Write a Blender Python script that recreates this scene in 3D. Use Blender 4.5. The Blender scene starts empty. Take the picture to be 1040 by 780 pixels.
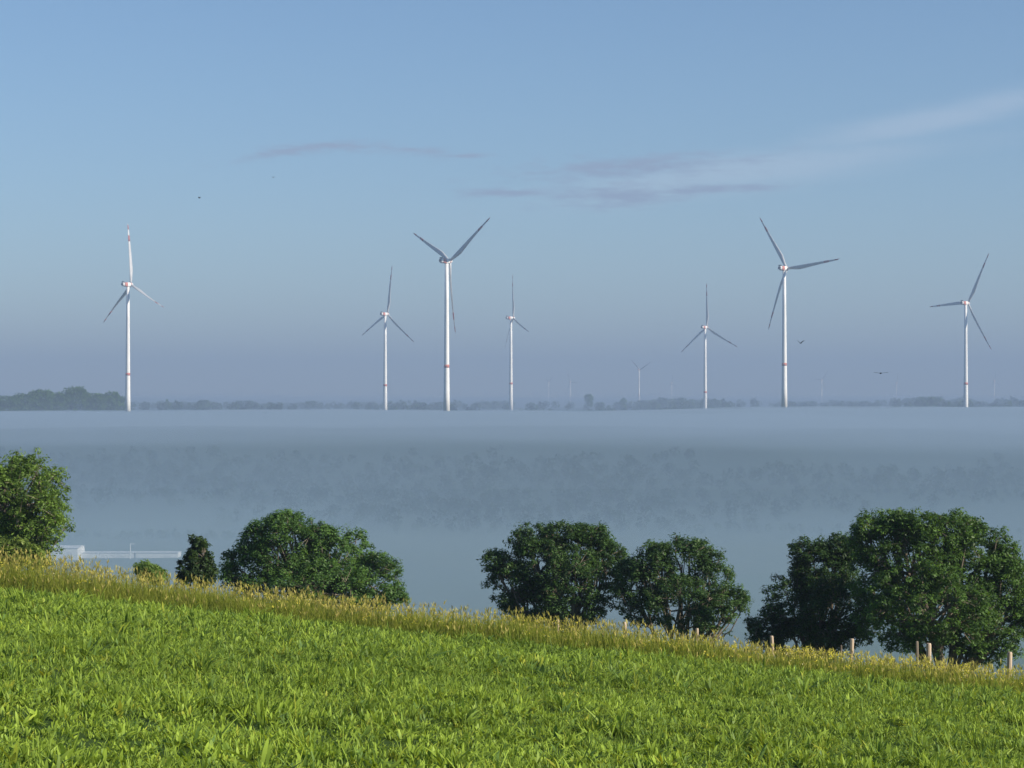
import bpy, math, random
import numpy as np
R = math.radians
random.seed(7); rng = np.random.default_rng(7)
sc = bpy.context.scene
COL = sc.collection
F = 2345.0                       # focal length in photograph pixels (1040 wide)
HY = 408.0                       # row of the eye level
def P(px, py, Y): return ((px-520)/F*Y, Y, (HY-py)/F*Y)

# ------------------------------------------------------------------ noise / terrain
def _h(ix, iy, s):
    n = (ix.astype(np.int64)*374761393 + iy.astype(np.int64)*668265263 + s*144665) & 0x7fffffff
    n = ((n ^ (n >> 13))*1274126177) & 0x7fffffff
    n = (n ^ (n >> 16)) & 0xffff
    return n/65535.0
def vn(x, y, s=0):
    x = np.asarray(x, float); y = np.asarray(y, float)
    ix = np.floor(x); iy = np.floor(y); fx = x-ix; fy = y-iy
    fx = fx*fx*(3-2*fx); fy = fy*fy*(3-2*fy)
    a = _h(ix, iy, s); b = _h(ix+1, iy, s); c = _h(ix, iy+1, s); d = _h(ix+1, iy+1, s)
    return (a*(1-fx)+b*fx)*(1-fy)+(c*(1-fx)+d*fx)*fy*1.0
def fbm(x, y, s=0, o=4):
    t = 0; a = .5
    for k in range(o): t = t+a*vn(x*2**k, y*2**k, s+k*17); a *= .5
    return t/(1-.5**o)
def sstep(a, b, v):
    t = np.clip((v-a)/(b-a), 0, 1); return t*t*(3-2*t)
A_, B_ = -.0917, -.075
def edge_y(x): return 56.5-.395*np.clip(x, -40, 40)

# turbines: name-label, hub px, tower px x, R px, blade angle, yaw (azimuth of rotor axis), scale
TURB = [
 (132,289,129.8, 63.0, -4, 46, 1.0),
 (393,319,391.2, 50.0,  5.5, 49, 1.0),
 (456,265,453.6, 74.0, -4+60, 50.5, 1.0),
 (521.6,323,518.9, 46.0, -11, 72, 1.0),
 (650,375.5,649.0, 18.0, 65, 53, .62),
 (717.6,332.5,716.2, 45.5, -3, 48, 1.0),
 (798.6,272.5,796.6, 67.5, -36, 48, 1.0),
 (982,307.8,980.9, 56.6, 28, 55, 1.0),
 (835,386,834.6, 12, 35, 50, .5),
 (911,389,910.6, 11, 3, 75, .5),
 (1010.5,387,1010, 11, 0, 70, .5),
 (557.5,388,557.2, 10, 50, 62, .5),
 (579.5,388,579.2, 11, -28, 40, .5),
 (682.5,389,682.2, 10, 0, 60, .5)]
RM = 60.0; HUB = 128.0
TS = []
for (hx, hy, tx, rp, th, yaw, s) in TURB:
    Y = RM*s*F/rp
    if s < 1: Y = min(Y, 8600.)
    x, _, z = P(tx, hy, Y)
    TS.append((x, Y, z-HUB*s))

def ground(x, y):
    x = np.asarray(x, float); y = np.asarray(y, float)
    xe = 45*np.tanh(x/45)
    yy = np.where(y < 0, 10*np.tanh(y/10), y)
    ye = edge_y(x)
    d = np.maximum(y-ye, 0)
    sl = .17
    drop = np.where(d < sl/.024, .012*d*d, .012*(sl/.024)**2+sl*(d-sl/.024))
    z = -1.7+A_*xe+B_*np.minimum(yy, 400)-drop
    z = z + np.where(y < ye+20, .05*(fbm(x*.25, y*.25, 3, 2)-.5), 0)
    floor = -51+4*(fbm(x/260, y/200, 5, 3)-.5)
    k = 6.
    z = floor+k*np.log1p(np.exp(np.clip((z-floor)/k, -40, 40)))        # soft maximum
    far = sstep(840, 1560, y+150*(fbm(x/260, y/700, 9, 3)-.5)*2)
    plat = -14+5*(fbm(x/900, y/900, 11, 4)-.5)*2
    plat = plat+sstep(4500, 11000, y)*(22+14*(fbm(x/1600, y/1600, 31, 3)-.5)*2)
    for (tx, ty, tz) in TS:
        w = np.exp(-((x-tx)**2+(y-ty)**2)/(2*(130.+.02*ty)**2))
        plat = plat*(1-w)+tz*w
    z = z*(1-far)+plat*far
    return z
def gz(x, y): return float(ground(np.array([x]), np.array([y]))[0])

# ------------------------------------------------------------------ object helpers
def tag(o, label=None, cat=None, group=None, kind=None):
    if label: o['label'] = label
    if cat: o['category'] = cat
    if group: o['group'] = group
    if kind: o['kind'] = kind
    return o
def empty(name, loc, rz=0):
    o = bpy.data.objects.new(name, None); COL.objects.link(o)
    o.location = loc; o.rotation_euler = (0, 0, rz); o.empty_display_size = .3
    return o
def mesh_np(name, V, Fc, mat, parent=None, col=None, smooth=False):
    """V (n,3); Fc list of faces or int array (m,k)."""
    me = bpy.data.meshes.new(name)
    if isinstance(Fc, np.ndarray):
        m, k = Fc.shape
        me.vertices.add(len(V)); me.vertices.foreach_set('co', np.asarray(V, np.float32).ravel())
        me.loops.add(m*k); me.loops.foreach_set('vertex_index', Fc.astype(np.int32).ravel())
        me.polygons.add(m); me.polygons.foreach_set('loop_start', np.arange(0, m*k, k, dtype=np.int32))
        me.update(calc_edges=True)
    else:
        me.from_pydata([tuple(v) for v in V], [], [tuple(f) for f in Fc])
    if col is not None:
        c = np.ones((len(V), 4), np.float32); c[:, :3] = col
        at = me.color_attributes.new('tint', 'FLOAT_COLOR', 'POINT'); at.data.foreach_set('color', c.ravel())
    if smooth: me.polygons.foreach_set('use_smooth', np.ones(len(me.polygons), bool))
    me.materials.append(mat)
    o = bpy.data.objects.new(name, me); COL.objects.link(o)
    if parent: o.parent = parent
    return o
class MB:
    def __init__(s): s.v = []; s.f = []
    def add(s, V, Fc):
        b = len(s.v); s.v += [tuple(map(float, p)) for p in V]; s.f += [tuple(i+b for i in f) for f in Fc]
    def box(s, x0, x1, y0, y1, z0, z1):
        s.add([(x, y, z) for z in (z0, z1) for y in (y0, y1) for x in (x0, x1)],
              [(0, 2, 3, 1), (4, 5, 7, 6), (0, 1, 5, 4), (2, 6, 7, 3), (0, 4, 6, 2), (1, 3, 7, 5)])
    def tube(s, pts, rad, n=6):
        pts = [np.array(p, float) for p in pts]; V = []; Fc = []
        for i, p in enumerate(pts):
            t = pts[min(i+1, len(pts)-1)]-pts[max(i-1, 0)]; t /= (np.linalg.norm(t)+1e-9)
            a = np.array((0, 0, 1.)) if abs(t[2]) < .9 else np.array((1., 0, 0))
            u = np.cross(t, a); u /= np.linalg.norm(u); w = np.cross(t, u)
            for k in range(n):
                q = 2*math.pi*k/n; V.append(p+rad[i]*(math.cos(q)*u+math.sin(q)*w))
        for i in range(len(pts)-1):
            for k in range(n):
                k2 = (k+1) % n; Fc.append((i*n+k, i*n+k2, (i+1)*n+k2, (i+1)*n+k))
        Fc.append(tuple(range(n))[::-1]); Fc.append(tuple(range((len(pts)-1)*n, len(pts)*n)))
        s.add(V, Fc)
    def build(s, name, mat, parent=None, smooth=False):
        return mesh_np(name, s.v, s.f, mat, parent, smooth=smooth)

# ------------------------------------------------------------------ materials
def new_mat(name):
    m = bpy.data.materials.new(name); m.use_nodes = True
    nt = m.node_tree; return m, nt, nt.nodes['Principled BSDF']
def N(nt, t, **kw):
    n = nt.nodes.new(t)
    for k, v in kw.items(): setattr(n, k, v)
    return n
def M(nt, op, a, b=0., c=0.):
    n = nt.nodes.new('ShaderNodeMath'); n.operation = op
    for i, v in enumerate((a, b, c)):
        if isinstance(v, (int, float)): n.inputs[i].default_value = v
        else: nt.links.new(v, n.inputs[i])
    return n.outputs[0]
def mixc(nt, f, a, b, mode='MIX'):
    n = nt.nodes.new('ShaderNodeMix'); n.data_type = 'RGBA'; n.blend_type = mode
    for i, v in ((0, f), (6, a), (7, b)):
        if isinstance(v, (int, float)): n.inputs[i].default_value = v
        elif isinstance(v, tuple): n.inputs[i].default_value = (*v, 1)
        else: nt.links.new(v, n.inputs[i])
    return n.outputs[2]
def noisy(name, c1, c2, scale, rough=.6, detail=4, bump=0, spec=.3, stretch=None):
    m, nt, p = new_mat(name)
    tc = N(nt, 'ShaderNodeTexCoord'); vec = tc.outputs['Object']
    if stretch:
        mp = N(nt, 'ShaderNodeMapping'); mp.inputs['Scale'].default_value = stretch
        nt.links.new(vec, mp.inputs['Vector']); vec = mp.outputs[0]
    nz = N(nt, 'ShaderNodeTexNoise'); nz.inputs['Scale'].default_value = scale; nz.inputs['Detail'].default_value = detail
    nt.links.new(vec, nz.inputs['Vector'])
    rp = N(nt, 'ShaderNodeValToRGB'); rp.color_ramp.elements[0].position = .35; rp.color_ramp.elements[1].position = .65
    rp.color_ramp.elements[0].color = (*c1, 1); rp.color_ramp.elements[1].color = (*c2, 1)
    nt.links.new(nz.outputs[0], rp.inputs[0]); nt.links.new(rp.outputs[0], p.inputs['Base Color'])
    p.inputs['Roughness'].default_value = rough; p.inputs['Specular IOR Level'].default_value = spec
    if bump:
        b = N(nt, 'ShaderNodeBump'); b.inputs['Strength'].default_value = bump
        nt.links.new(nz.outputs[0], b.inputs['Height']); nt.links.new(b.outputs[0], p.inputs['Normal'])
    return m
def leafy(name, trans=.45, rough=.45, spec=.25, tmul=(1.25, 1.15, .55)):
    m, nt, p = new_mat(name)
    at = N(nt, 'ShaderNodeAttribute'); at.attribute_name = 'tint'
    c = at.outputs['Color']
    nt.links.new(c, p.inputs['Base Color']); p.inputs['Roughness'].default_value = rough
    p.inputs['Specular IOR Level'].default_value = spec
    tr = N(nt, 'ShaderNodeBsdfTranslucent')
    tcx = mixc(nt, 1., c, tmul, 'MULTIPLY'); nt.links.new(tcx, tr.inputs[0])
    mx = N(nt, 'ShaderNodeMixShader'); mx.inputs[0].default_value = trans
    nt.links.new(p.outputs[0], mx.inputs[1]); nt.links.new(tr.outputs[0], mx.inputs[2])
    nt.links.new(mx.outputs[0], nt.nodes['Material Output'].inputs['Surface'])
    return m
def vol_mat(name, dens, color, aniso):
    m = bpy.data.materials.new(name); m.use_nodes = True; nt = m.node_tree
    nt.nodes.remove(nt.nodes['Principled BSDF'])
    v = N(nt, 'ShaderNodeVolumePrincipled')
    v.inputs['Density'].default_value = dens; v.inputs['Color'].default_value = (*color, 1)
    v.inputs['Anisotropy'].default_value = aniso
    nt.links.new(v.outputs[0], nt.nodes['Material Output'].inputs['Volume'])
    try: m.cycles.homogeneous_volume = True
    except Exception: pass
    return m

MAT = {}
MAT['tower'] = noisy('tower_paint', (.74, .74, .72), (.82, .82, .80), .15, .45)
MAT['blade'] = noisy('blade_paint', (.42, .43, .44), (.50, .51, .52), .2, .4)
MAT['red'] = noisy('signal_red', (.46, .15, .11), (.54, .19, .14), .5, .5)
MAT['band'] = noisy('faded_red_band', (.26, .06, .05), (.32, .09, .07), .5, .5)
MAT['dark'] = noisy('dark_grille', (.03, .03, .04), (.06, .06, .07), .8, .6)
MAT['bark'] = noisy('bark', (.10, .08, .06), (.24, .20, .15), 6, .9, 6, .6, stretch=(1, 1, .25))
MAT['leaf'] = leafy('leaf', .45, .5, .3)
MAT['far'] = leafy('far_foliage', .3, .9, .0)
MAT['crop'] = leafy('crop_leaf', .36, .5, .15)
MAT['verge'] = leafy('verge_grass_blade', .5, .6, .15, (1.02, 1.1, .6))
MAT['wood'] = noisy('weathered_post', (.34, .26, .18), (.56, .45, .34), 14, .85, 6, .4, stretch=(1, 1, .12))
MAT['wall'] = noisy('white_render', (.80, .79, .76), (.88, .87, .84), .8, .7)
MAT['roof'] = noisy('pale_metal_roof', (.66, .66, .65), (.76, .76, .74), .5, .5)
MAT['glass'] = noisy('grey_window', (.22, .24, .26), (.30, .32, .34), 1., .15, spec=.6)
MAT['bird'] = noisy('feathers', (.012, .012, .014), (.03, .03, .032), 12, .7)

# terrain material: field soil near, patchwork of meadow / wood / ploughland far
def ground_mat():
    m, nt, p = new_mat('ground_cover')
    ge = N(nt, 'ShaderNodeNewGeometry'); sx = N(nt, 'ShaderNodeSeparateXYZ'); nt.links.new(ge.outputs['Position'], sx.inputs[0])
    def nz(scale, det=5):
        n = N(nt, 'ShaderNodeTexNoise'); n.inputs['Scale'].default_value = scale; n.inputs['Detail'].default_value = det
        nt.links.new(ge.outputs['Position'], n.inputs['Vector']); return n.outputs[0]
    near = mixc(nt, nz(2.5), (.022, .040, .006), (.045, .085, .010))
    vo = N(nt, 'ShaderNodeTexVoronoi'); vo.inputs['Scale'].default_value = .0042
    mp = N(nt, 'ShaderNodeMapping'); mp.inputs['Scale'].default_value = (1, .55, 0); mp.inputs['Rotation'].default_value = (0, 0, .35)
    nt.links.new(ge.outputs['Position'], mp.inputs[0]); nt.links.new(mp.outputs[0], vo.inputs['Vector'])
    sp = N(nt, 'ShaderNodeSeparateColor'); nt.links.new(vo.outputs['Color'], sp.inputs[0])
    rp = N(nt, 'ShaderNodeValToRGB'); cr = rp.color_ramp; cr.interpolation = 'CONSTANT'
    cr.elements[0].color = (.035, .06, .02, 1)
    cr.elements[1].position = .3; cr.elements[1].color = (.04, .075, .022, 1)
    for q, c in ((.55, (.03, .05, .018)), (.72, (.06, .08, .03)), (.88, (.06, .08, .03))):
        e = cr.elements.new(q); e.color = (*c, 1)
    nt.links.new(sp.outputs[0], rp.inputs[0])
    far = mixc(nt, nz(.03), rp.outputs[0], (.03, .05, .02))
    m2 = N(nt, 'ShaderNodeMapRange'); m2.interpolation_type = 'SMOOTHSTEP'; m2.inputs['From Min'].default_value = 850; m2.inputs['From Max'].default_value = 980
    nt.links.new(M(nt, 'ADD', sx.outputs[1], M(nt, 'MULTIPLY', nz(.006), 120.)), m2.inputs['Value'])
    far = mixc(nt, M(nt, 'MULTIPLY', m2.outputs[0], .85), far, (.022, .042, .018))
    f = M(nt, 'SMOOTHSTEP', sx.outputs[1], 90., 200.) if False else N(nt, 'ShaderNodeMapRange').outputs[0]
    mr = f.node; mr.interpolation_type = 'SMOOTHSTEP'; mr.inputs['From Min'].default_value = 90; mr.inputs['From Max'].default_value = 200
    nt.links.new(sx.outputs[1], mr.inputs['Value'])
    nt.links.new(mixc(nt, f, near, far), p.inputs['Base Color'])
    p.inputs['Roughness'].default_value = .95; p.inputs['Specular IOR Level'].default_value = .1
    return m
MAT['ground'] = ground_mat()

# ------------------------------------------------------------------ ground sheet
rad = [0.6]
while rad[-1] < 12500: rad.append(rad[-1]*1.028+.12)
rad = np.array(rad)
ang = np.concatenate([np.linspace(-20, 20, 161), np.linspace(20, 340, 121)[1:-1]])
ang = np.radians(ang)
RR, AA = np.meshgrid(rad, ang, indexing='ij')
X = (RR*np.sin(AA)).ravel(); Yv = (RR*np.cos(AA)).ravel()
V = np.stack([X, Yv, ground(X, Yv)], 1)
na = len(ang); i = np.arange(len(rad)-1)[:, None]; j = np.arange(na)[None, :]; j2 = (j+1) % na
Q = np.stack([i*na+j, (i+1)*na+j, (i+1)*na+j2, i*na+j2], -1).reshape(-1, 4)[:, ::-1]
c0 = len(V); V = np.vstack([V, [[0, 0, gz(0, 0)]]])
cen = np.stack([np.arange(na), (np.arange(na)+1) % na, np.full(na, c0), np.full(na, c0)], 1)
g = mesh_np('ground', V, Q, MAT['ground'], smooth=True)
g['kind'] = 'structure'
# centre disc closing the sheet under the camera
bm_v = [(0, 0, gz(0, 0)-.004)]+[(float(.75*math.sin(a)), float(.75*math.cos(a)), gz(.75*math.sin(a), .75*math.cos(a))-.004) for a in np.linspace(0, 2*math.pi, 25)[:-1]]
gc = mesh_np('path', bm_v, [(0, 1+(k+1) % 24, 1+k) for k in range(24)], MAT['ground']); gc['kind'] = 'structure'; gc.name = 'ground_patch'

# ------------------------------------------------------------------ blades of grass / leaves (vectorised)
def blades(x, y, z, h, w, head, lean, bend, prof, cb, ct):
    """ribbon leaves; prof = list of (t, relative half width); returns verts, quads, colours"""
    n = len(x); K = len(prof); fx, fy = np.cos(head), np.sin(head)
    tw = head+np.pi/2+rng.normal(0, .5, n); sx, sy = np.cos(tw), np.sin(tw)
    V = np.zeros((n, K*2, 3)); C = np.zeros((n, K*2, 3))
    for k, (t, pw) in enumerate(prof):
        out = h*(lean*t+bend*t*t); up = h*(t-.55*bend*t*t)
        cx = x+fx*out; cy = y+fy*out; cz = z+up
        for s, q in ((-1, 0), (1, 1)):
            V[:, k*2+q, 0] = cx+s*w*pw*sx; V[:, k*2+q, 1] = cy+s*w*pw*sy; V[:, k*2+q, 2] = cz+s*w*pw*.25
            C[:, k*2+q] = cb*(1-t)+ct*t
    b = (np.arange(n)*K*2)[:, None]
    Qs = [np.stack([b+2*k, b+2*k+1, b+2*k+3, b+2*k+2], -1).reshape(-1, 4) for k in range(K-1)]
    return V.reshape(-1, 3), np.concatenate(Qs), C.reshape(-1, 3)
def join(parts):
    Vs = []; Qs = []; Cs = []; b = 0
    for V, Q, C in parts: Vs.append(V); Qs.append(Q+b); Cs.append(C); b += len(V)
    return np.concatenate(Vs), np.concatenate(Qs), np.concatenate(Cs)
def scatter(n, y0, y1, mx):
    """points spread in the wedge in front of the camera, with side margin mx"""
    y = rng.uniform(y0, y1, int(n*2.2)); u = rng.uniform(-1, 1, len(y)); W = .225*y1+mx
    x = u*W; k = np.abs(x) < .225*y+mx
    return x[k][:n], y[k][:n]

def crop_field():
    parts = []
    # plants as rosettes of broad leaves
    def plants(n, y0, y1, lv, hs, ws, kind):
        x, y = scatter(n, y0, y1, 3.0); k = y < edge_y(x)+.1; x = x[k]; y = y[k]
        pt = fbm(x*.35+y*.12, y*.9, 41, 3)                 # low-frequency vigour, lies in bands
        gapn = fbm(x*2.2, y*1.6, 77, 2)
        keep = rng.random(len(x)) < np.clip((gapn-.33)*6, .28, 1); x = x[keep]; y = y[keep]; pt = pt[keep]
        m = len(x); x = np.repeat(x, lv)+rng.normal(0, .025, m*lv); y = np.repeat(y, lv)+rng.normal(0, .025, m*lv)
        pt = np.repeat(pt, lv); hp = np.repeat(rng.lognormal(0, .36, m).clip(.4, 2.0), lv)
        nn = m*lv
        hp = hp*(.45+1.1*vn(x*3.6, y*2.2, 131)); h = hs*hp*(.25+1.5*pt)*rng.uniform(.7, 1.25, nn); w = ws*rng.uniform(.7, 1.35, nn)*np.sqrt(hp)
        head = rng.uniform(0, 2*np.pi, nn); lean = np.abs(rng.normal(.18, .28, nn)); bend = rng.uniform(.0, .85, nn)
        tone = np.repeat(rng.beta(2, 2.4, m), lv)*.6+.4*rng.random(nn)
        yel = np.repeat((rng.random(m) < .06), lv)*rng.uniform(.2, 1, nn)
        blue = np.repeat((rng.random(m) < .18), lv)*rng.uniform(.2, .8, nn)
        big = fbm(x*.12, y*.2, 55, 3)[:, None]
        dk = np.array((.035, .085, .012)); lt = np.array((.43, .58, .075)); yl = np.array((.40, .42, .05)); bl = np.array((.10, .19, .055))
        base = dk+(lt-dk)*(tone[:, None]*.75+big*.5-.1).clip(0, 1.1)
        base = base*(1-yel[:, None])+yl*yel[:, None]; base = base*(1-blue[:, None])+bl*blue[:, None]
        if kind == 'broad': prof = [(0, .25), (.3, .8), (.62, 1), (.86, .6), (1, .04)]
        else: prof = [(0, .8), (.4, 1), (.75, .7), (1, .05)]
        return blades(x, y, ground(x, y)-.01, h, w, head, lean, bend, prof, base*np.array((.45, .5, .5)), base*1.16)  # leaf feet coloured darker, painting extra shade into the gaps between tufts
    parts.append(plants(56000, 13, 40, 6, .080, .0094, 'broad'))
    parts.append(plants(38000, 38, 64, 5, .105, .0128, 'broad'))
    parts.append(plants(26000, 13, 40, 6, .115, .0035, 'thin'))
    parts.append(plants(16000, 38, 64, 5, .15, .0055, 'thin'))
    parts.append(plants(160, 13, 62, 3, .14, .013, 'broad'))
    V, Q, C = join(parts)
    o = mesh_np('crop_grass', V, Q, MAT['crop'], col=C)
    tag(o, 'lush bright green leafy grass filling the sloping foreground field', 'grass', kind='stuff')
crop_field()

def verge():
    parts = []
    n = 88000
    x = rng.uniform(-20, 19, n); d = rng.uniform(-.3, 7.5, n)
    y = edge_y(x)+d+.5*(fbm(x*.6, 0*x, 61, 2)-.5)
    hh = np.interp(x, [-16, -12, -5, 3, 12, 18], [.92, .86, .66, .60, .52, .52])
    cl = fbm(x*.9, y*.9, 66, 3); hh = hh*(.80+.52*fbm(x*.55, y*.25, 63, 3))
    m = len(x); tone = rng.random(m); rise = .45+.55*sstep(-.3, .8, d)
    # stems and leaves
    h = hh*rise*(.55+.75*cl)*rng.uniform(.55, 1.1, m); w = rng.uniform(.004, .010, m)
    head = rng.uniform(0, 2*np.pi, m)
    gr = np.array((.10, .15, .02)); ol = np.array((.24, .28, .035)); tn = np.array((.48, .46, .10))
    cb = gr+(ol-gr)*tone[:, None]*.6; ct = ol+(tn-ol)*(rng.random(m)**2.2)[:, None]
    parts.append(blades(x, y, ground(x, y)-.01, h, w, head, np.abs(rng.normal(.08, .12, m)), rng.uniform(0, .45, m), [(0, .9), (.45, 1), (.8, .6), (1, .1)], cb, ct))
    # seed heads on tall stems
    k = rng.random(m) < .07+.10*sstep(.45, .7, fbm(x*.35, y*.2, 68, 3)); xs, ys = x[k], y[k]; q = len(xs)
    hs = hh[k]*rise[k]*(.78+.40*cl[k])*rng.uniform(.8, 1.3, q)
    hd = rng.uniform(0, 2*np.pi, q); ln = np.abs(rng.normal(.10, .08, q)); bd = rng.uniform(0, .18, q)
    zg = ground(xs, ys)
    cs = np.tile(np.array((.20, .19, .05)), (q, 1)); 
    parts.append(blades(xs, ys, zg, hs, np.full(q, .003), hd, ln, bd, [(0, 1), (.5, 1), (1, .8)], cs, cs*1.3))
    tx = xs+np.cos(hd)*hs*(ln+bd); ty = ys+np.sin(hd)*hs*(ln+bd); tz = zg+hs*(1-.55*bd)
    hc = np.array((.48, .42, .13))*(.55+.8*rng.random((q, 1)))*np.array((1, 1, 1))
    for a in range(3):
        hl = rng.uniform(.07, .17, q)
        parts.append(blades(tx, ty, tz-.06, hl, rng.uniform(.007, .015, q), rng.uniform(0, 2*np.pi, q), rng.uniform(0, .5, q), rng.uniform(0, .4, q), [(0, .2), (.4, 1), (.75, .7), (1, .1)], hc, hc*1.1))
    V, Q, C = join(parts)
    o = mesh_np('verge_grass', V, Q, MAT['verge'], col=C)
    tag(o, 'tall yellowing grass with seed heads along the upper field edge', 'grass', kind='stuff')
    # yellow flowers: small florets gathered in umbels, more on the right
    n = 5500; x = rng.uniform(-18, 17, n); d = rng.uniform(0, 6.5, n); y = edge_y(x)+d
    k = rng.random(n) < np.interp(x, [-16, -4, 2, 10, 17], [.25, .18, .3, .9, .6])*np.clip((fbm(x*.5, y*.5, 91, 3)-.32)*4, .1, 1)
    x = x[k]; y = y[k]; q = len(x)
    hh = np.interp(x, [-16, -12, -5, 3, 12, 18], [.92, .86, .66, .60, .52, .52])*(.45+.55*sstep(0, .8, y-edge_y(x)))*rng.uniform(.72, 1.12, q)
    zg = ground(x, y); st = np.tile(np.array((.09, .14, .03)), (q, 1))
    ps = [blades(x, y, zg, hh, np.full(q, .004), rng.uniform(0, 6.28, q), np.zeros(q), np.zeros(q), [(0, 1), (1, 1)], st, st)]
    for a in range(7):
        fx = x+rng.normal(0, .035, q); fy = y+rng.normal(0, .035, q); fz = zg+hh+rng.normal(0, .02, q)
        c = np.where(rng.random((q, 1)) < .86, np.array((.78, .68, .10)), np.array((.75, .70, .45)))*rng.uniform(.7, 1.1, (q, 1))
        ps.append(blades(fx, fy, fz, np.full(q, .022), rng.uniform(.010, .018, q), rng.uniform(0, 6.28, q), rng.uniform(0, 1.4, q), np.zeros(q), [(0, .6), (.5, 1), (1, .5)], c, c))
    V, Q, C = join(ps)
    o = mesh_np('wildflowers', V, Q, MAT['verge'], col=C)
    tag(o, 'small yellow wildflowers dotted through the tall verge grass', 'flowers', kind='stuff')
    # rough grass on the bank beyond the fence
    n = 26000; x = rng.uniform(-28, 30, n); y = edge_y(x)+rng.uniform(7, 45, n); q = n
    c = gr+(ol-gr)*rng.random((q, 1))
    V, Q, C = blades(x, y, ground(x, y), rng.uniform(.25, .6, q), rng.uniform(.01, .02, q), rng.uniform(0, 6.28, q), np.abs(rng.normal(.2, .2, q)), rng.uniform(0, .5, q), [(0, 1), (.5, 1), (1, .1)], c*.8, c)
    o = mesh_np('bank_grass', V, Q, MAT['verge'], col=C)
    tag(o, 'rough green grass on the bank falling away behind the fence', 'grass', kind='stuff')
verge()

# ------------------------------------------------------------------ fence posts
POSTS = [(566, 628, 3.2, 'weathered fence post farthest left of the row, barely above the grass'),
 (636, 631.5, 3.6, 'pale fence post below the gap between the two middle trees'),
 (708, 638, 3.4, 'fence post below the right half of the second middle tree'),
 (786, 645.5, 3.8, 'short fence post below the dark left skirt of the biggest tree'),
 (863, 648.5, 4.2, 'fence post below the middle of the biggest tree, beside a low brown stake'),
 (944, 653, 5.2, 'thick pale fence post below the right half of the biggest tree'),
 (1024, 662, 5.2, 'tall dark-sided fence post nearest the right edge of the photo')]
for k, (px, py, wpx, lab) in enumerate(POSTS):
    Y = 61/(1+.395*(px-520)/F)
    x, _, zt = P(px, py, Y); zb = gz(x, Y)-.05
    L = zt-zb; r = wpx/F*Y/2
    mb = MB(); n = 9; pts = []; rr = []
    for t in (0, .25, .5, .75, .97, 1.0):
        pts.append((.008*math.sin(5*t+k), .008*math.cos(4*t+k), L*t)); rr.append(r*(1.06-.08*t)*(1 if t < .99 else .82))
    mb.tube(pts, rr, n)
    o = mb.build('fence_post', MAT['wood']); o.location = (x, Y, zb); o.rotation_euler = (R(random.uniform(-3, 3)), R(random.uniform(-4.5, 4.5)), random.random()*3)
    tag(o, lab, 'fence post', 'fence posts along the top of the field')
for px, py, w, lab, dy in ((854, 655, 2.2, 'low thin brown stake just left of a taller fence post', -.8), (931, 651, 3.2, 'short brown stump-like stake left of the thick pale post, behind the fence', 2.5)):
    Y = 61/(1+.395*(px-520)/F)+dy; x, _, zt = P(px, py, Y); zb = gz(x, Y)-.05; r = w/F*Y/2
    mb = MB(); mb.tube([(0, 0, 0), (.01, 0, (zt-zb)*.5), (0, .01, (zt-zb)*.98), (0, .01, zt-zb)], [r*1.05, r, r*.95, r*.7], 7)
    o = mb.build('stake', MAT['bark']); o.location = (x, Y, zb); tag(o, lab, 'stake')

# ------------------------------------------------------------------ trees
def leaves_at(cen, rc, nl, ls, c_lo, c_hi, lr, flat=.7):
    """clusters: cen (m,3), rc radius, nl leaves each"""
    m = len(cen); n = m*nl
    d = lr.normal(size=(n, 3)); d /= np.linalg.norm(d, axis=1)[:, None]
    rr = np.repeat(rc, nl)*lr.random(n)**.45
    p = np.repeat(cen, nl, axis=0)+d*rr[:, None]*np.array((1, 1, flat))
    p[:, 2] -= .25*(rr*np.hypot(d[:, 0], d[:, 1]))
    nrm = d*.7+np.array((0, 0, .8))+lr.normal(0, .45, (n, 3)); nrm /= np.linalg.norm(nrm, axis=1)[:, None]
    a = lr.normal(size=(n, 3)); u = np.cross(nrm, a); u /= np.linalg.norm(u, axis=1)[:, None]; w = np.cross(nrm, u)
    s = ls*lr.uniform(.55, 1.35, n)[:, None]
    V = np.stack([p-u*s, p+w*s*.42-nrm*s*.06, p+u*s, p-w*s*.42-nrm*s*.06], 1).reshape(-1, 3)
    Q = np.arange(n*4).reshape(-1, 4)
    tc = np.repeat(lr.random(m), nl)*.6+.4*lr.random(n)
    c = (c_lo*.9+(c_hi*np.array((1.9, 1.7, 1.5))-c_lo*.9)*(tc[:, None]**1.3))*1.5
    return V, Q, np.repeat(c, 4, axis=0)
from mathutils import noise as mno, Vector
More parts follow.
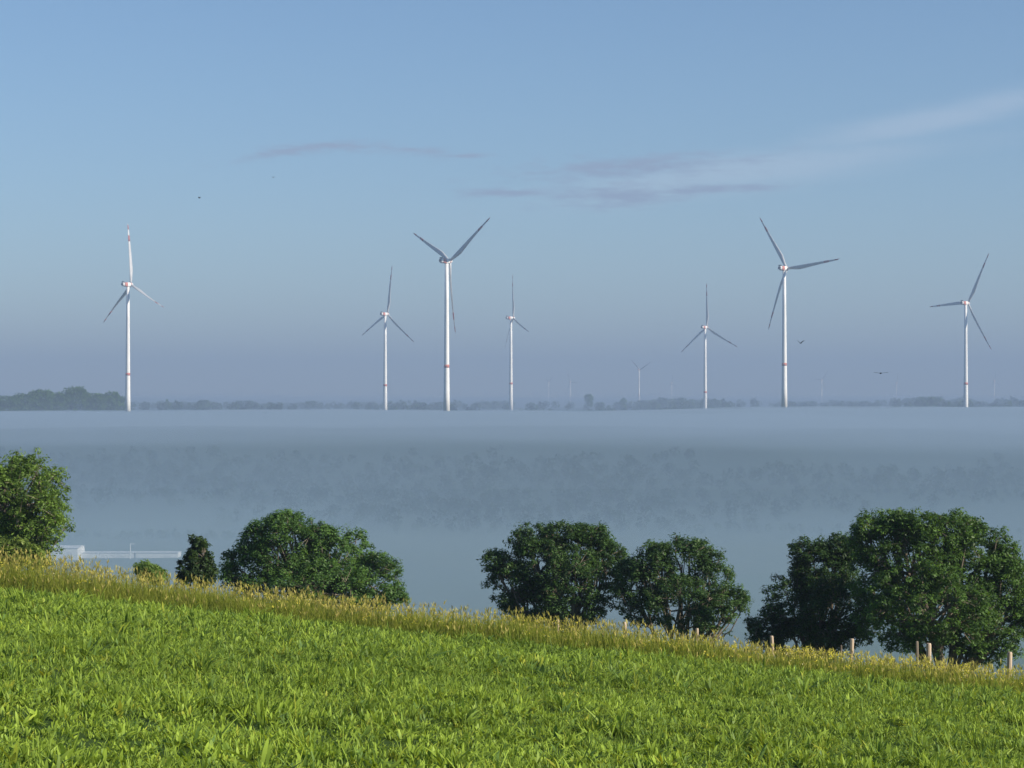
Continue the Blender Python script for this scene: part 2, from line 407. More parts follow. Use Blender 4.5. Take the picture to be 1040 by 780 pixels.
def tree(name, lobes, Y, trunk_px, label, seed, group=None, cat='tree', leaf=.062, rcl=.27, dens=1.05, nl=42, c_lo=(.018, .042, .012), c_hi=(.05, .105, .024), depth=.8, gap=.0, trunk_r=.2, inner=.55, low_sparse=0., detail=True):
    """lobes: (px, py, rx, ry, dy) ellipsoids read off the silhouette, built at distance Y (+dy) with real depth"""
    lr = np.random.default_rng(seed); rnd = random.Random(seed)
    tx = (trunk_px-520)/F*Y; tz = gz(tx, Y); B = np.array((tx, Y, tz))
    L = []
    for (px, py, rx, ry, dy) in lobes:
        yy = Y+dy; k = yy/F
        L.append((np.array(P(px, py, yy)), np.array((rx*k, max(rx*k*depth, .5), ry*k))))
    cen = []; who = []
    for li, (c, r) in enumerate(L):
        area = 4*math.pi*((r[0]*r[1])**1.6/3+(r[0]*r[2])**1.6/3+(r[1]*r[2])**1.6/3)**(1/1.6)
        m = int(area/(rcl*rcl)*.85*dens*(1+.6*(1-inner)))
        d = lr.normal(size=(m, 3)); d /= np.linalg.norm(d, axis=1)[:, None]
        q = inner+(1-inner)*lr.random(m)**.6
        bump = np.array([mno.noise(Vector((v[0]*2.2+seed, v[1]*2.2+li*3.1, v[2]*2.2)))*.20 + mno.noise(Vector((v[0]*5+seed, v[1]*5+li, v[2]*5)))*.20 for v in d])
        pts = c+d*r*(q*(1+bump))[:, None]
        for pnt in pts:
            ins = 0
            for lj, (c2, r2) in enumerate(L):
                if lj != li and np.sum(((pnt-c2)/r2)**2) < (inner*.85)**2: ins = 1; break
            if ins: continue
            s = 1.1/rcl*.33
            gv = mno.noise(Vector(pnt*s*.9+np.array((seed*7.1, 0, 0))))
            if gv < -.34+gap: continue
            if low_sparse and pnt[2] < c[2] and rnd.random() < low_sparse*(c[2]-pnt[2])/r[2]: continue
            cen.append(pnt); who.append(li)
    cen = np.array(cen); who = np.array(who); kk = cen[:, 2] > ground(cen[:, 0], cen[:, 1])+.15; cen = cen[kk]; who = who[kk]
    root = empty(name, tuple(B)); tag(root, label, cat, group)
    rc = rcl*lr.uniform(.55, 1.25, len(cen))
    V, Q, C = leaves_at(cen, rc, nl, leaf, np.array(c_lo), np.array(c_hi), lr)
    mesh_np('crown', V-B, Q, MAT['leaf' if detail else 'far'], root, col=C)
    # trunk and limbs
    tb = MB(); br = MB(); lowest = min(c[2]-r[2]*.6 for c, r in L)
    cx = np.mean([c for c, r in L], axis=0)
    fork = np.array((tx+.15*(cx[0]-tx), Y, max(tz+.6, min(lowest+.3, tz+.35*(cx[2]-tz)+.6))))
    H = fork-B
    tb.tube([(0, 0, -.15), (0, 0, .12), H*.4+np.array((.05, .03, 0)), H*.75, H], [trunk_r*1.5, trunk_r*1.15, trunk_r, trunk_r*.92, trunk_r*.85], 9)
    tb.build('trunk', MAT['bark'], root, smooth=True)
    if not detail: return root
    for li, (c, r) in enumerate(L):
        sub = cen[who == li]
        if len(sub) < 4: continue
        s0 = fork-B; e0 = c-B+np.array((0, 0, -r[2]*.25)); mid = (s0+e0)/2+lr.normal(0, .12, 3)*np.linalg.norm(e0-s0)*.5
        lr_r = trunk_r*(.30+.45*min(1, r[0]/3.))
        pth = [s0*(1-t)**2+2*mid*t*(1-t)+e0*t*t for t in (0, .25, .5, .75, 1)]
        br.tube(pth, [lr_r, lr_r*.85, lr_r*.72, lr_r*.6, lr_r*.45], 7)
        ns = max(4, len(sub)//14)
        idx = lr.choice(len(sub), ns, replace=False); hubs = sub[idx]
        hp = []
        for hb in hubs:
            e = (hb-B)*.84+e0*.16
            t0 = rnd.choice((2, 3, 4)); s = pth[t0]
            md = (s+e)/2+lr.normal(0, .10, 3)*np.linalg.norm(e-s)-np.array((0, 0, .03*np.linalg.norm(e-s)))
            br.tube([s, md, e], [lr_r*.34+.01, lr_r*.24+.008, .014], 5); hp.append(e)
        hp = np.array(hp)
        D = np.linalg.norm((sub-B)[:, None, :]-hp[None], axis=2); near = D.argmin(1)
        for k2, pnt in enumerate(sub):
            if rnd.random() < .6:
                s = hp[near[k2]]; e = pnt-B
                br.tube([s, (s+e)/2+lr.normal(0, .05, 3), e], [.014, .010, .006], 3)
    br.build('limbs', MAT['bark'], root)
    return root

tree('tree', [(18, 502, 50, 45, 0), (-25, 515, 55, 50, 1), (40, 528, 33, 34, -1), (5, 478, 24, 22, 0), (20, 545, 30, 24, -.5)], 84, 6,
     'round bright green tree cut off by the left edge of the photo', 11, c_lo=(.03, .065, .014), c_hi=(.085, .15, .03), trunk_r=.22, dens=1.0)
tree('bush', [(30, 566, 15, 11, 0), (12, 560, 20, 14, .3), (42, 571, 7, 6, 0)], 70, 28, 'low yellowish green bush in the grass under the left edge tree', 12, cat='bush', c_lo=(.05, .09, .02), c_hi=(.11, .16, .035), leaf=.06, rcl=.2, trunk_r=.05)
tree('bush', [(152, 582, 13, 11, 0), (146, 577, 7, 6, .2), (160, 584, 7, 8, 0)], 72, 152, 'small green bush alone on the field edge left of the dark small tree', 13, cat='bush', c_lo=(.04, .085, .02), c_hi=(.09, .15, .035), leaf=.06, rcl=.19, trunk_r=.04)
tree('tree', [(201, 566, 16, 20, 0), (196, 556, 9, 10, 0), (206, 578, 13, 16, .5), (192, 578, 11, 14, 0)], 80, 200, 'small very dark upright tree between the tiny bush and the broad tree', 14, c_lo=(.010, .024, .009), c_hi=(.024, .048, .014), leaf=.075, rcl=.22, trunk_r=.08, dens=1.2)
tree('tree', [(290, 553, 42, 34, 0), (340, 568, 42, 36, .5), (382, 592, 30, 32, 0), (252, 578, 26, 30, 0), (318, 595, 60, 30, -1), (288, 530, 16, 13, 0), (325, 543, 20, 14, 0), (400, 606, 14, 14, 0), (262, 548, 18, 16, 0), (232, 580, 9, 9, 0)], 88, 318,
     'broad spreading mid-green tree sloping down to its right, third along the hedge line', 15, c_lo=(.022, .055, .018), c_hi=(.06, .125, .032), trunk_r=.22)
tree('tree', [(548, 572, 40, 38, 0), (590, 562, 38, 30, .5), (520, 590, 28, 30, 0), (585, 600, 42, 38, -1), (535, 548, 22, 17, 0), (568, 543, 26, 13, 0), (615, 575, 26, 28, 0), (545, 618, 36, 22, 0), (502, 570, 12, 12, 0), (600, 543, 18, 13, 0)], 92, 575,
     'left one of two dark trees touching in the middle, with a domed even top', 16, c_lo=(.014, .036, .013), c_hi=(.038, .082, .022), trunk_r=.22, gap=.05, low_sparse=.45)
tree('tree', [(665, 580, 26, 28, 0), (640, 592, 20, 28, .6), (692, 572, 34, 28, .5), (720, 592, 28, 26, 0), (650, 603, 28, 32, 0), (690, 612, 40, 30, -1), (738, 611, 22, 18, 0), (700, 556, 18, 11, 0), (670, 560, 12, 10, 0), (722, 568, 14, 12, 0), (752, 608, 9, 9, 0), (725, 628, 24, 18, 0)], 90, 694,
     'right one of two touching trees, open crown with ragged loose right side', 17, c_lo=(.014, .038, .013), c_hi=(.042, .088, .024), trunk_r=.2, gap=.14, low_sparse=.5, dens=.95)
tree('tree', [(835, 582, 34, 30, 0), (805, 612, 30, 30, 0), (850, 620, 48, 40, -1), (778, 640, 22, 20, 0), (820, 560, 18, 14, 0), (850, 556, 20, 14, 0), (808, 650, 30, 22, 0), (858, 560, 18, 16, 0)], 86, 838,
     'dark lower tree leaning against the left side of the biggest tree', 18, c_lo=(.012, .03, .010), c_hi=(.03, .066, .017), trunk_r=.2, dens=1.1, gap=.03)
tree('tree', [(925, 570, 56, 48, 0), (895, 548, 34, 30, .5), (985, 572, 46, 46, .5), (1015, 600, 32, 44, 0), (945, 618, 66, 48, -1.5), (905, 612, 44, 50, 0), (930, 530, 34, 16, 0), (975, 538, 32, 18, 0), (880, 535, 14, 14, 0), (1020, 570, 18, 22, 0), (1000, 640, 46, 34, 0), (1045, 610, 24, 40, 0), (1012, 545, 12, 14, 0), (905, 525, 18, 11, 0)], 82, 962,
     'biggest tree, wide domed crown with pale branches showing on its right', 19, c_lo=(.018, .044, .012), c_hi=(.052, .108, .024), trunk_r=.27, gap=.09, low_sparse=.6)

# ------------------------------------------------------------------ wind turbines
def ring_loft(secs, cap=True):
    n = len(secs[0]); V = [p for s in secs for p in s]; Fc = []
    for i in range(len(secs)-1):
        for k in range(n):
            k2 = (k+1) % n; Fc.append((i*n+k, i*n+k2, (i+1)*n+k2, (i+1)*n+k))
    if cap: Fc.append(tuple(range(n))[::-1]); Fc.append(tuple(range((len(secs)-1)*n, len(secs)*n)))
    return V, Fc
def blade_sec(t, grow=0.):
    """airfoil-like ring at span fraction t; span along +Z, chord along Y, thickness along X"""
    span = 1.6+t*(RM-1.6)
    ch = np.interp(t, [0, .04, .12, .22, .4, .6, .8, .95, 1], [2.2, 2.3, 3.2, 3.9, 3.2, 2.4, 1.7, 1.1, .35])
    tk = np.interp(t, [0, .04, .12, .22, .4, .6, .8, .95, 1], [2.1, 2.1, 1.7, 1.2, .8, .5, .32, .18, .07])
    tw = R(np.interp(t, [0, .2, .5, 1], [22, 15, 6, 1]))+R(6)
    off = np.interp(t, [0, .2, 1], [0, .28, .22])
    out = []; pre = 2.6*t*t
    for k in range(14):
        a = 2*math.pi*k/14; y = math.cos(a)*.5; x = math.sin(a)*.5*(1-.35*math.cos(a)*min(1, t*6))
        y = (y-off)*ch+(math.copysign(grow, math.cos(a))); x = x*tk+math.copysign(grow, math.sin(a))
        out.append((x*math.cos(tw)-y*math.sin(tw)+pre, x*math.sin(tw)+y*math.cos(tw), span))
    return out
def turbine_proto():
    root = empty('wind_turbine', (0, 0, 0))
    mb = MB(); zs = [0, 20, 45, 70, 95, HUB-2.2]; tr = lambda z: np.interp(z, [0, 25, HUB], [2.75, 2.35, 1.45])
    mb.tube([(0, 0, z) for z in zs], [tr(z) for z in zs], 24); tw = mb.build('tower', MAT['tower'], root, True)
    mb = MB(); mb.tube([(0, 0, 40), (0, 0, 42.6)], [tr(40)+.03, tr(42.6)+.03], 24); mb.build('tower_band', MAT['red'], tw, True)
    mb = MB(); mb.box(-.5, .5, -2.5, -2.36, 0.3, 2.6); mb.build('door', MAT['dark'], tw)
    def rr(x, hy, hz, zc=0):
        n = 16; o = []
        for k in range(n):
            a = 2*math.pi*(k+.5)/n; cy, cz = math.cos(a), math.sin(a)
            sc_ = 1/max(abs(cy)**4+abs(cz)**4, 1e-6)**.25
            o.append((x, cy*hy*sc_, HUB+zc+cz*hz*sc_))
        return o
    V, Fc = ring_loft([rr(-6.6, 1.2, 1.2, .2), rr(-6.2, 1.75, 1.7, .1), rr(-2, 2.0, 2.1), rr(1.6, 2.0, 2.1), rr(2.3, 1.7, 1.8)])
    mb = MB(); mb.add(V, Fc); nac = mb.build('nacelle', MAT['tower'], root, True)
    mb = MB(); V, Fc = ring_loft([rr(-4.6, 1.94, 2.0, .03), rr(-1.4, 2.05, 2.15)]); mb.add(V, Fc); mb.build('nacelle_stripe', MAT['red'], nac, True)
    mb = MB(); V, Fc = ring_loft([rr(-7.0, 1.3, 1.2, .2), rr(-6.55, 1.4, 1.3, .2)]); mb.add(V, Fc); mb.box(-6.4, -4.9, -1.2, 1.2, HUB+1.9, HUB+2.9); mb.build('cooler', MAT['dark'], nac)
    hr = [(2.2, 1.7), (2.7, 1.95), (3.8, 1.95), (4.8, 1.55), (5.5, .9), (5.8, .15)]
    V, Fc = ring_loft([[(x, r*math.cos(2*math.pi*k/16), HUB+r*math.sin(2*math.pi*k/16)) for k in range(16)] for x, r in hr])
    mb = MB(); mb.add(V, Fc); hb = mb.build('hub', MAT['tower'], root, True)
    V, Fc = ring_loft([[(x, r*math.cos(2*math.pi*k/16), HUB+r*math.sin(2*math.pi*k/16)) for k in range(16)] for x, r in ((2.75, 2.0), (3.6, 2.0))])
    mb = MB(); mb.add(V, Fc); mb.build('hub_stripe', MAT['red'], hb, True)
    ts = [0, .04, .08, .14, .22, .32, .45, .6, .75, .88, .96, 1]
    V, Fc = ring_loft([blade_sec(t) for t in ts]); me_o = None
    for k in range(3):
        if k == 0:
            mb = MB(); mb.add(V, Fc); b0 = mb.build('blade', MAT['blade'], root, True)
            r0 = []
            for (a, b) in ((.70, .80), (.90, .975)):
                V2, F2 = ring_loft([blade_sec(t, .03) for t in np.linspace(a, b, 4)]); mb = MB(); mb.add(V2, F2)
                r0.append(mb.build('blade_band', MAT['band'], b0, True))
            b = b0
        else:
            b = b0.copy(); COL.objects.link(b); b.parent = root
            for rb in r0: c = rb.copy(); COL.objects.link(c); c.parent = b
        b.location = (3.5, 0, HUB)
    return root
def copy_tree(o, parent=None):
    c = o.copy(); COL.objects.link(c); c.parent = parent
    for ch in o.children: copy_tree(ch, c)
    return c
proto = turbine_proto()
TL = ['bright white wind turbine at the far left, one blade straight up, beside the wooded rise',
 'thin wind turbine left of the tallest-looking middle one, blades like an upright three-pointed star',
 'big near wind turbine left of centre with two blades raised in a wide V',
 'wind turbine at the middle seen nearly edge-on, one blade straight up',
 'small hazy distant wind turbine, two blades raised in a V, left of the wooded mound',
 'thin wind turbine standing on the low wooded mound right of centre',
 'big near wind turbine right of centre, one blade pointing level to the right',
 'wind turbine at the far right with one blade level to the left',
 'faint tiny turbine in the haze just right of the big right-hand turbine',
 'faint tiny turbine in the haze below the wide-winged bird',
 'barely visible tiny turbine in the haze right of the far right turbine',
 'barely visible tiny turbine just right of the edge-on middle turbine',
 'barely visible tiny turbine in the haze above the lone distant treetop',
 'barely visible tiny turbine in the haze between the small V turbine and the mound turbine']
for k, ((hx, hy, tx, rp, th, yaw, s), (x, y, z)) in enumerate(zip(TURB, TS)):
    o = proto if k == 0 else copy_tree(proto)
    o.location = (x, y, z); o.rotation_euler = (0, 0, R(90-yaw)); o.scale = (s, s, s)
    tag(o, TL[k], 'wind turbine', 'wind turbines on the plateau beyond the valley')
    bl = [c for c in o.children if c.name.split('.')[0] == 'blade']
    for q, b in enumerate(bl): b.rotation_mode = 'ZYX'; b.rotation_euler = (R(th+120*q), 0, R(76 if k == 0 else 0))

# ------------------------------------------------------------------ far trees and woods
def canopy_mass(name, pts, label, hts, nq, cl, ch, seed, size=1.0):
    lr = np.random.default_rng(seed); m = len(pts); n = m*nq
    d = lr.normal(size=(n, 3)); d /= np.linalg.norm(d, axis=1)[:, None]
    hh = np.repeat(hts, nq); q = .6+.4*lr.random(n)
    p = np.repeat(pts, nq, axis=0)+d*np.stack([hh*.42, hh*.42, hh*.42], 1)*q[:, None]; p[:, 2] += hh*.58
    nrm = d+lr.normal(0, .4, (n, 3)); nrm /= np.linalg.norm(nrm, axis=1)[:, None]
    a = lr.normal(size=(n, 3)); u = np.cross(nrm, a); u /= np.linalg.norm(u, axis=1)[:, None]; w = np.cross(nrm, u)
    s = (hh*.13*size*lr.uniform(.6, 1.3, n))[:, None]
    V = np.stack([p-u*s, p+w*s*.8, p+u*s, p-w*s*.8], 1).reshape(-1, 3)
    c = cl+(ch-cl)*np.repeat(lr.random((m, 1)), nq, 0); c = np.repeat(c, 4, 0)
    o = mesh_np(name, V, np.arange(n*4).reshape(-1, 4), MAT['far'], col=c)
    tag(o, label, 'woodland', kind='stuff')
cl = np.array((.015, .035, .014)); ch = np.array((.045, .085, .025))
# valley side
n = 6500; x = rng.uniform(-480, 500, n); y = rng.uniform(860, 1270, n)
k = fbm(x/170, y/240, 101, 3)+.22*rng.random(n)+.26*sstep(900, 1120, y+260*(fbm(x/150, 0*x, 120, 3)-.5))-.3*sstep(1080, 1270, y) > .62; x = x[k]; y = y[k]
canopy_mass('woodland', np.stack([x, y, ground(x, y)], 1), 'dark wooded valley side dimly seen through the mist', rng.uniform(3, 8, len(x)), 60, np.array((.022, .045, .018)), np.array((.026, .052, .020)), 201, .62)
# hedges on the valley floor
xs = []; ys = []
for (x0, y0, x1, y1) in ((-190, 845, -90, 835), (-60, 880, 330, 860)):
    t = rng.random(90); xs.append(x0+(x1-x0)*t); ys.append(y0+(y1-y0)*t+rng.normal(0, 2.5, 90))
x = np.concatenate(xs); y = np.concatenate(ys)
canopy_mass('hedgerow', np.stack([x, y, ground(x, y)], 1), 'faint hedges crossing the misty valley floor', rng.uniform(2, 4.5, len(x)), 30, cl, ch, 202)
# wood on the skyline, thicker on the mound in the middle and the rise at the right
n = 3200; px = rng.uniform(-60, 1100, n); Y = rng.uniform(3000, 4400, n)
amp = np.interp(px, [-60, 120, 140, 300, 480, 640, 665, 700, 750, 790, 900, 925, 1040, 1100], [.3, .3, .5, .45, .5, .5, 1.0, 1.35, 1.25, .6, .5, 1.1, 1.15, 1])
k = rng.random(n) < (.4+.7*amp*amp)*np.clip((fbm(px/45, Y/1500, 112, 3)-.35)*5, .12, 1); px = px[k]; Y = Y[k]; amp = amp[k]; x = (px-520)/F*Y
canopy_mass('skyline_woodland', np.stack([x, Y, ground(x, Y)], 1), 'thin blue-grey band of distant wood along the skyline', (12+10*amp*fbm(px/14, px*0, 115, 2))*rng.uniform(.7, 1.15, len(x)), 40, cl, ch, 203)
# separate trees one can tell apart
FT = [(8, 408, 15, 6), (24, 406, 13, 7), (42, 403, 14, 8), (58, 405, 11, 7), (77, 401, 13, 9), (96, 405, 12, 6), (113, 404, 9, 7), (122, 407, 6, 5)]
FL = ['hazy tree at the very left edge of the distant wooded rise', 'hazy low tree second from the left on the distant wooded rise', 'hazy broad tree left of the middle of the distant wooded rise', 'hazy narrow tree in the middle of the distant wooded rise',
      'tallest hazy tree on the distant wooded rise at the left', 'hazy tree just right of the tallest on the wooded rise', 'hazy tree near the right end of the wooded rise', 'smallest hazy tree touching the far left turbine tower']
for k, ((px, py, rx, ry), lab) in enumerate(zip(FT, FL)):
    tree('tree', [(px, py, rx, ry, 0), (px+rx*.4, py-2, rx*.5, ry*.6, 4), (px-rx*.5, py+2, rx*.5, ry*.6, -4), (px, py+7, rx, ry, 0)], 2550+k*12, px, lab, 300+k, 'trees on the wooded rise at the left', leaf=.8, rcl=2.3, nl=16, dens=1.1, trunk_r=.5, detail=False, inner=.5)
for k, (px, py, rx, ry, lab) in enumerate(((598, 404, 4.5, 4, 'lone hazy treetop on the skyline between the middle turbines'), (633, 408, 3.5, 4, 'lone hazy narrow tree on the skyline left of the small V turbine'))):
    tree('tree', [(px, py, rx, ry, 0), (px+1, py+5, rx*.7, ry, 0)], 3300, px, lab, 320+k, 'lone trees on the skyline', leaf=.8, rcl=1.9, nl=14, trunk_r=.5, detail=False)

# ------------------------------------------------------------------ valley buildings
def row_hit(px, py):
    for Y in np.arange(560, 900, 2.):
        if gz((px-520)/F*Y, Y) > (HY-py)/F*Y: return float(Y)
    return 740.
def hall(name, px0, px1, py0, py1, Y, depth, label, wins, gable=.12):
    Y = row_hit((px0+px1)/2, py1)
    x0 = (px0-520)/F*Y; x1 = (px1-520)/F*Y; zt = (HY-py0)/F*Y; zb = gz((x0+x1)/2, Y)
    # footing follows the valley floor, eaves at the traced height
    root = empty(name, ((x0+x1)/2, Y, zb)); W = (x1-x0)/2; H = zt-zb
    mb = MB(); mb.box(-W, W, 0, depth, -.6, H*(1-gable)); w = mb.build('wall', MAT['wall'], root)
    mb = MB(); e = .25; h0 = H*(1-gable)+.003
    mb.add([(-W-e, -e, h0), (W+e, -e, h0), (W+e, depth+e, h0), (-W-e, depth+e, h0), (-W-e, depth/2, H), (W+e, depth/2, H)],
           [(0, 1, 5, 4), (3, 4, 5, 2), (0, 4, 3), (1, 2, 5), (0, 3, 2, 1)]); mb.build('roof', MAT['roof'], root)
    for k in range(wins):
        cx = -W+(k+.5)*2*W/wins; f = MB(); f.box(cx-.5, cx+.5, -.04, -.003, H*.45, H*.45+.8); f.build('window', MAT['glass'], root)
    d = MB(); d.box(W*.5-1, W*.5+1, -.05, -.003, -.3, min(2.6, H*.6)); d.build('door', MAT['roof'], root)
    tag(root, label, 'building'); return root
hall('hall', 45, 79, 555, 569, 655, 12, 'white boxy hall in the misty valley just right of the left tree', 1)
hall('long_shed', 83, 136, 560.5, 567, 660, 7, 'long low white shed next to the white boxy hall in the valley', 0)
hall('long_shed', 138, 181, 560.5, 567, 664, 7, 'long low white shed farther right, left of the small dark tree', 0)
Yp = row_hit(132, 567)-4; x, _, zt = P(132.5, 552, Yp); zb = gz(x, Yp)
mb = MB(); mb.tube([(0, 0, 0), (0, 0, (zt-zb)*.5), (0, 0, zt-zb)], [.2, .16, .12], 8); mb.box(-.1, 1.4, -.1, .1, zt-zb-.2, zt-zb)
o = mb.build('lamp_post', MAT['wall']); o.location = (x, Yp, zb); tag(o, 'thin pale pole rising above the long low sheds in the valley', 'pole')

# ------------------------------------------------------------------ birds
def bird(px, py, Y, span, az, roll, dih, label):
    mb = MB(); s = span
    # body: lofted rings along local Y (nose +Y)
    secs = []
    for (y, r, z) in ((.24, .008, .0), (.21, .022, .0), (.15, .035, .004), (.09, .036, 0), (.0, .055, -.006), (-.1, .045, -.004), (-.18, .022, 0)):
        secs.append([(r*math.cos(2*math.pi*k/8), y, z+r*.9*math.sin(2*math.pi*k/8)) for k in range(8)])
    V, Fc = ring_loft(secs); mb.add(V, Fc)
    mb.add([(-.02, -.15, .004), (.02, -.15, .004), (.06, -.30, .0), (-.06, -.30, 0), (-.02, -.15, -.006), (.02, -.15, -.006), (.06, -.30, -.006), (-.06, -.30, -.006)], [(0, 3, 2, 1), (4, 5, 6, 7), (0, 1, 5, 4), (2, 3, 7, 6), (0, 4, 7, 3), (1, 2, 6, 5)])
    for sg in (-1, 1):
        pr = [(.03, .09, -.08, .0), (.16, .12, -.09, .5), (.30, .08, -.09, .75), (.42, .01, -.08, .8), (.5, -.06, -.09, .7)]
        top = []; 
        for (x, a, b, zf) in pr:
            z = dih*zf*.3*(x/.5+.3)
            top.append([(sg*x, a, z+.008), (sg*x, (a+b)/2, z+.014), (sg*x, b, z), (sg*x, (a+b)/2, z-.004)])
        V, Fc = ring_loft(top); mb.add(V, Fc)
    o = mb.build('bird', MAT['bird'], smooth=True); o.scale = (s, s, s); o.location = P(px, py, Y)
    o.rotation_euler = (R(roll), 0, R(az)); tag(o, label, 'bird')
bird(894.5, 379, 190, 1.2, 6, -4, .15, 'black bird gliding with level outspread wings near the right turbines')
bird(813, 348.5, 240, .95, 20, 10, 1.1, 'small dark bird with raised wings right of the big right-hand turbine')
bird(202, 201, 260, .62, 75, 25, .9, 'tiny dark bird in the sky above and right of the far left turbine')
bird(277, 180, 280, .55, 40, 20, .6, 'tiny dark speck of a bird just under the left cloud streak')

# ------------------------------------------------------------------ haze and mist (real air volumes)
b = MB(); b.box(-13500, 13500, -13500, 13500, -75, 250)
o = b.build('haze', vol_mat('haze_air', 2.5e-4, (.325, .432, .61), .0)); tag(o, 'thin blue morning haze filling the whole landscape', 'haze', kind='stuff')
def mist(name, x0, x1, y0, y1, nx, ny, top, bot, dens, colr, label, aniso=.0):
    gx = np.linspace(x0, x1, nx); t = np.linspace(0, 1, ny); gy = y0+(y1-y0)*t**1.7
    XX, YY = np.meshgrid(gx, gy, indexing='ij'); xx = XX.ravel(); yy = YY.ravel()
    T = top(xx, yy); Bz = np.minimum(bot(xx, yy), T-.05)
    V = np.vstack([np.stack([xx, yy, T], 1), np.stack([xx, yy, Bz], 1)]); n = nx*ny
    i, j = np.meshgrid(np.arange(nx-1), np.arange(ny-1), indexing='ij'); a = (i*ny+j).ravel()
    up = np.stack([a, a+ny, a+ny+1, a+1], 1); dn = up[:, ::-1]+n; S = []
    for j in range(ny-1):
        S.append((j, j+1, n+j+1, n+j)); q = (nx-1)*ny+j; S.append((q+1, q, n+q, n+q+1))
    for i in range(nx-1):
        q = i*ny; S.append((q+ny, q, n+q, n+q+ny)); q = i*ny+ny-1; S.append((q, q+ny, n+q+ny, n+q))
    o = mesh_np(name, V, np.concatenate([up, dn, np.array(S)]), vol_mat(name+'_air', dens, colr, aniso))
    tag(o, label, 'mist', kind='stuff')
MC = (.52, .71, .80)
nz = lambda x, y, s, a, b: fbm(x/a+50, y/b+50, s, 4)-.5
def bank_bot(x, y): return -16+(9*nz(x, y, 73, 340, 420)-3*sstep(1200, 1800, y))*bank_thick(x, y)
def bank_thick(x, y): return sstep(0, 1, (y-430-380*(nz(x, 0*y, 71, 260, 1)+.5))/430)
mist('mist_bank', -1700, 1700, 420, 3300, 340, 130,
     lambda x, y: bank_bot(x, y)+.3+(8.6+3*sstep(1200, 1800, y)+11.0*nz(x, y, 72, 210, 600)+4.5*nz(x, y, 74, 70, 300)-6*nz(x, y, 73, 340, 420))*bank_thick(x, y)*(1-sstep(1900, 2950, y+700*nz(x, y, 77, 240, 900))),
     bank_bot, .0070, (.352, .475, .615), 'pale mist bank lying level across the far side of the valley')
mist('mist_veil', -2200, 2200, 350, 3700, 200, 90,
     lambda x, y: -31+22*sstep(350, 1700, y)+6*nz(x, y, 75, 330, 500)-12*sstep(2300, 3600, y+500*nz(x, y, 76, 300, 900)),
     lambda x, y: -62+0*x, .0029, (.322, .460, .605), 'thin veil of mist above the bank around the turbine feet')
mist('upper_veil', -6500, 6500, 1400, 6500, 120, 60,
     lambda x, y: -34+44*sstep(1400, 2800, y)+14*nz(x, y, 85, 1300, 900)-40*sstep(5000, 6500, y),
     lambda x, y: -62+0*x, .00045, (.32, .438, .615), 'faint high veil of mist fading the distant skyline wood')
mist('valley_mist', -1500, 1500, 150, 1300, 260, 90,
     lambda x, y: -43+9*nz(x, y, 78, 130, 560)+3*sstep(150, 500, y)+2.5*nz(x, y, 79, 45, 200),
     lambda x, y: -60+0*x, .0015, MC, 'mist pooled on the valley floor behind the trees')
mist('low_mist', -1500, 1500, 180, 1250, 260, 90,
     lambda x, y: -46.5+8*nz(x, y, 88, 110, 460)+2*sstep(150, 500, y)+2*nz(x, y, 89, 40, 160),
     lambda x, y: -61+0*x, .0017, MC, 'thicker layer of mist along the bottom of the valley')

# ------------------------------------------------------------------ sky, sun, camera
SUN_AZ, SUN_EL = 113., 28.
w = bpy.data.worlds.new('World'); sc.world = w; w.use_nodes = True; nt = w.node_tree
bg = nt.nodes['Background']; bg.inputs[1].default_value = .065
sky = N(nt, 'ShaderNodeTexSky'); sky.sky_type = 'NISHITA'; sky.sun_disc = False
sky.sun_elevation = R(SUN_EL); sky.sun_rotation = R(SUN_AZ); sky.altitude = 300; sky.air_density = 1.0; sky.dust_density = 0.0; sky.ozone_density = 5.0
tc = N(nt, 'ShaderNodeTexCoord'); sx = N(nt, 'ShaderNodeSeparateXYZ'); nt.links.new(tc.outputs['Generated'], sx.inputs[0])
az = M(nt, 'MULTIPLY', M(nt, 'ARCTAN2', sx.outputs[0], sx.outputs[1]), F)       # azimuth and elevation in units of 1/2345 rad
el = M(nt, 'MULTIPLY', M(nt, 'ARCSINE', sx.outputs[2]), F)
def noise_ae(kx, ky, det, seed):
    cb = N(nt, 'ShaderNodeCombineXYZ'); nt.links.new(M(nt, 'MULTIPLY', az, kx), cb.inputs[0]); nt.links.new(M(nt, 'MULTIPLY', el, ky), cb.inputs[1]); cb.inputs[2].default_value = seed
    n = N(nt, 'ShaderNodeTexNoise'); n.inputs['Scale'].default_value = 1; n.inputs['Detail'].default_value = det; n.inputs['Roughness'].default_value = .6
    nt.links.new(cb.outputs[0], n.inputs['Vector']); return n.outputs[0]
def streak(a0, e0, ra, re, slope, curve=0.):
    da = M(nt, 'SUBTRACT', az, a0); de = M(nt, 'SUBTRACT', M(nt, 'SUBTRACT', el, e0), M(nt, 'MULTIPLY', da, slope))
    if curve: de = M(nt, 'ADD', de, M(nt, 'MULTIPLY', M(nt, 'MULTIPLY', da, da), curve))
    q = M(nt, 'ADD', M(nt, 'POWER', M(nt, 'ABSOLUTE', M(nt, 'DIVIDE', da, ra)), 2.), M(nt, 'POWER', M(nt, 'ABSOLUTE', M(nt, 'DIVIDE', de, re)), 2.))
    return M(nt, 'EXPONENT', M(nt, 'MULTIPLY', q, -1.))
n1 = noise_ae(.03, .15, 10, 3.1); n2 = noise_ae(.006, .03, 8, 9.4)
def clip01(v):
    n = N(nt, 'ShaderNodeClamp'); nt.links.new(v, n.inputs[0]); return n.outputs[0]
def wis(m, n, lo, g): return clip01(M(nt, 'MULTIPLY', M(nt, 'SUBTRACT', M(nt, 'ADD', m, M(nt, 'MULTIPLY', n, .9)), lo), g))
dark = None
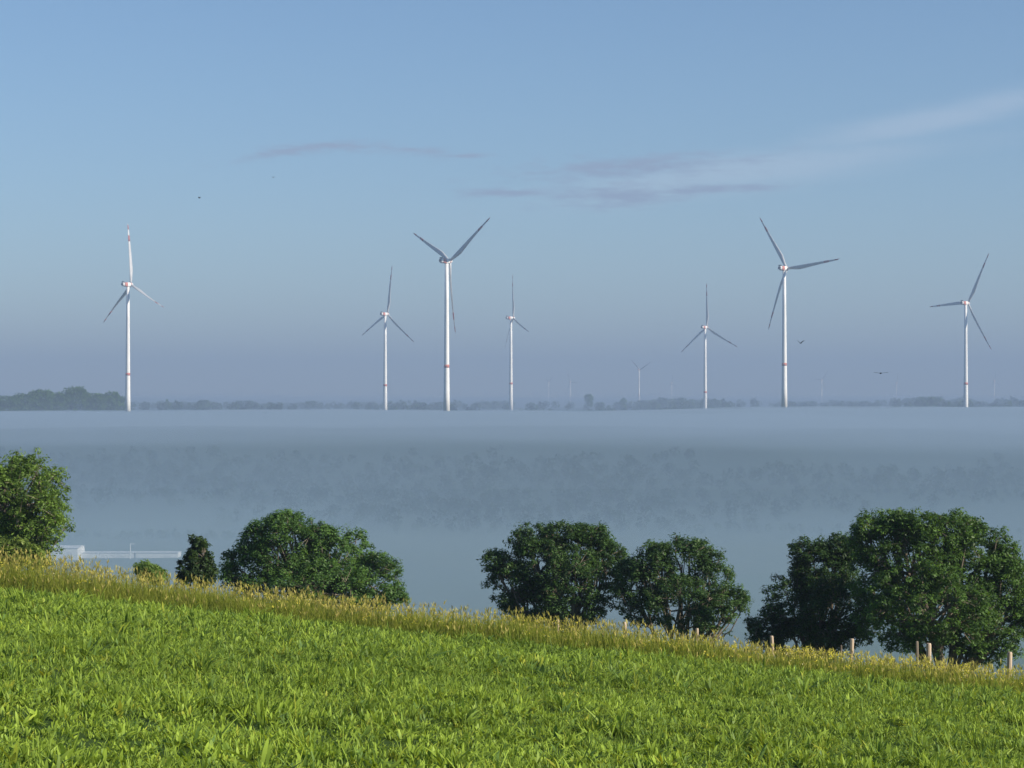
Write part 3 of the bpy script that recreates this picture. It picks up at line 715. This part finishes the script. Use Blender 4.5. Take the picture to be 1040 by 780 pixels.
for args in ((-195, 257, 85, 6, .07, .0011), (-110, 255, 45, 4, -.05, 0), (125, 238, 120, 12, .05, 0), (110, 209, 75, 13, .05, 0), (200, 214, 95, 5, .03, 0), (-50, 249, 28, 2.5, 0, 0), (0, 212, 60, 5, 0, 0)):
    s = streak(*args); dark = s if dark is None else M(nt, 'MAXIMUM', dark, s)
dark = M(nt, 'MULTIPLY', wis(M(nt, 'MULTIPLY', dark, .8), M(nt, 'MULTIPLY', n1, 2.6), 1.3, 1.5), M(nt, 'POWER', dark, .45))
lite = M(nt, 'MAXIMUM', streak(440, 283, 250, 20, .19), streak(230, 232, 300, 26, .12))
lite = M(nt, 'MULTIPLY', wis(lite, M(nt, 'MULTIPLY', n2, 1.6), .95, 1.5), lite)
c = mixc(nt, M(nt, 'MULTIPLY', lite, .33), sky.outputs[0], (5.6, 6.3, 7.4))
c = mixc(nt, M(nt, 'MULTIPLY', dark, .95), c, (2.7, 3.5, 4.9))
nt.links.new(c, bg.inputs[0])

sl = bpy.data.lights.new('sun', 'SUN'); sl.energy = 4.6; sl.angle = R(.53); sl.color = (1., .90, .76)
so = bpy.data.objects.new('sun', sl); COL.objects.link(so)
d = Vector((math.sin(R(SUN_AZ))*math.cos(R(SUN_EL)), math.cos(R(SUN_AZ))*math.cos(R(SUN_EL)), math.sin(R(SUN_EL))))
so.rotation_euler = d.to_track_quat('Z', 'Y').to_euler(); so.location = (60, -20, 60)

cam = bpy.data.cameras.new('camera'); co = bpy.data.objects.new('camera', cam); COL.objects.link(co)
cam.sensor_width = 36; cam.lens = F/1040*36; cam.clip_start = .5; cam.clip_end = 60000
co.location = (0, 0, 0); co.rotation_euler = (R(90)+math.atan((HY-390)/F), 0, 0)
sc.camera = co
sc.view_settings.view_transform = 'Standard'; sc.view_settings.look = 'None'; sc.view_settings.gamma = 1
sc.view_settings.exposure = 0.87
cy = sc.cycles
cy.volume_bounces = 2; cy.max_bounces = 8; cy.diffuse_bounces = 2; cy.transmission_bounces = 4; cy.use_denoising = True
try: cy.denoiser = 'OPENIMAGEDENOISE'
except Exception: pass
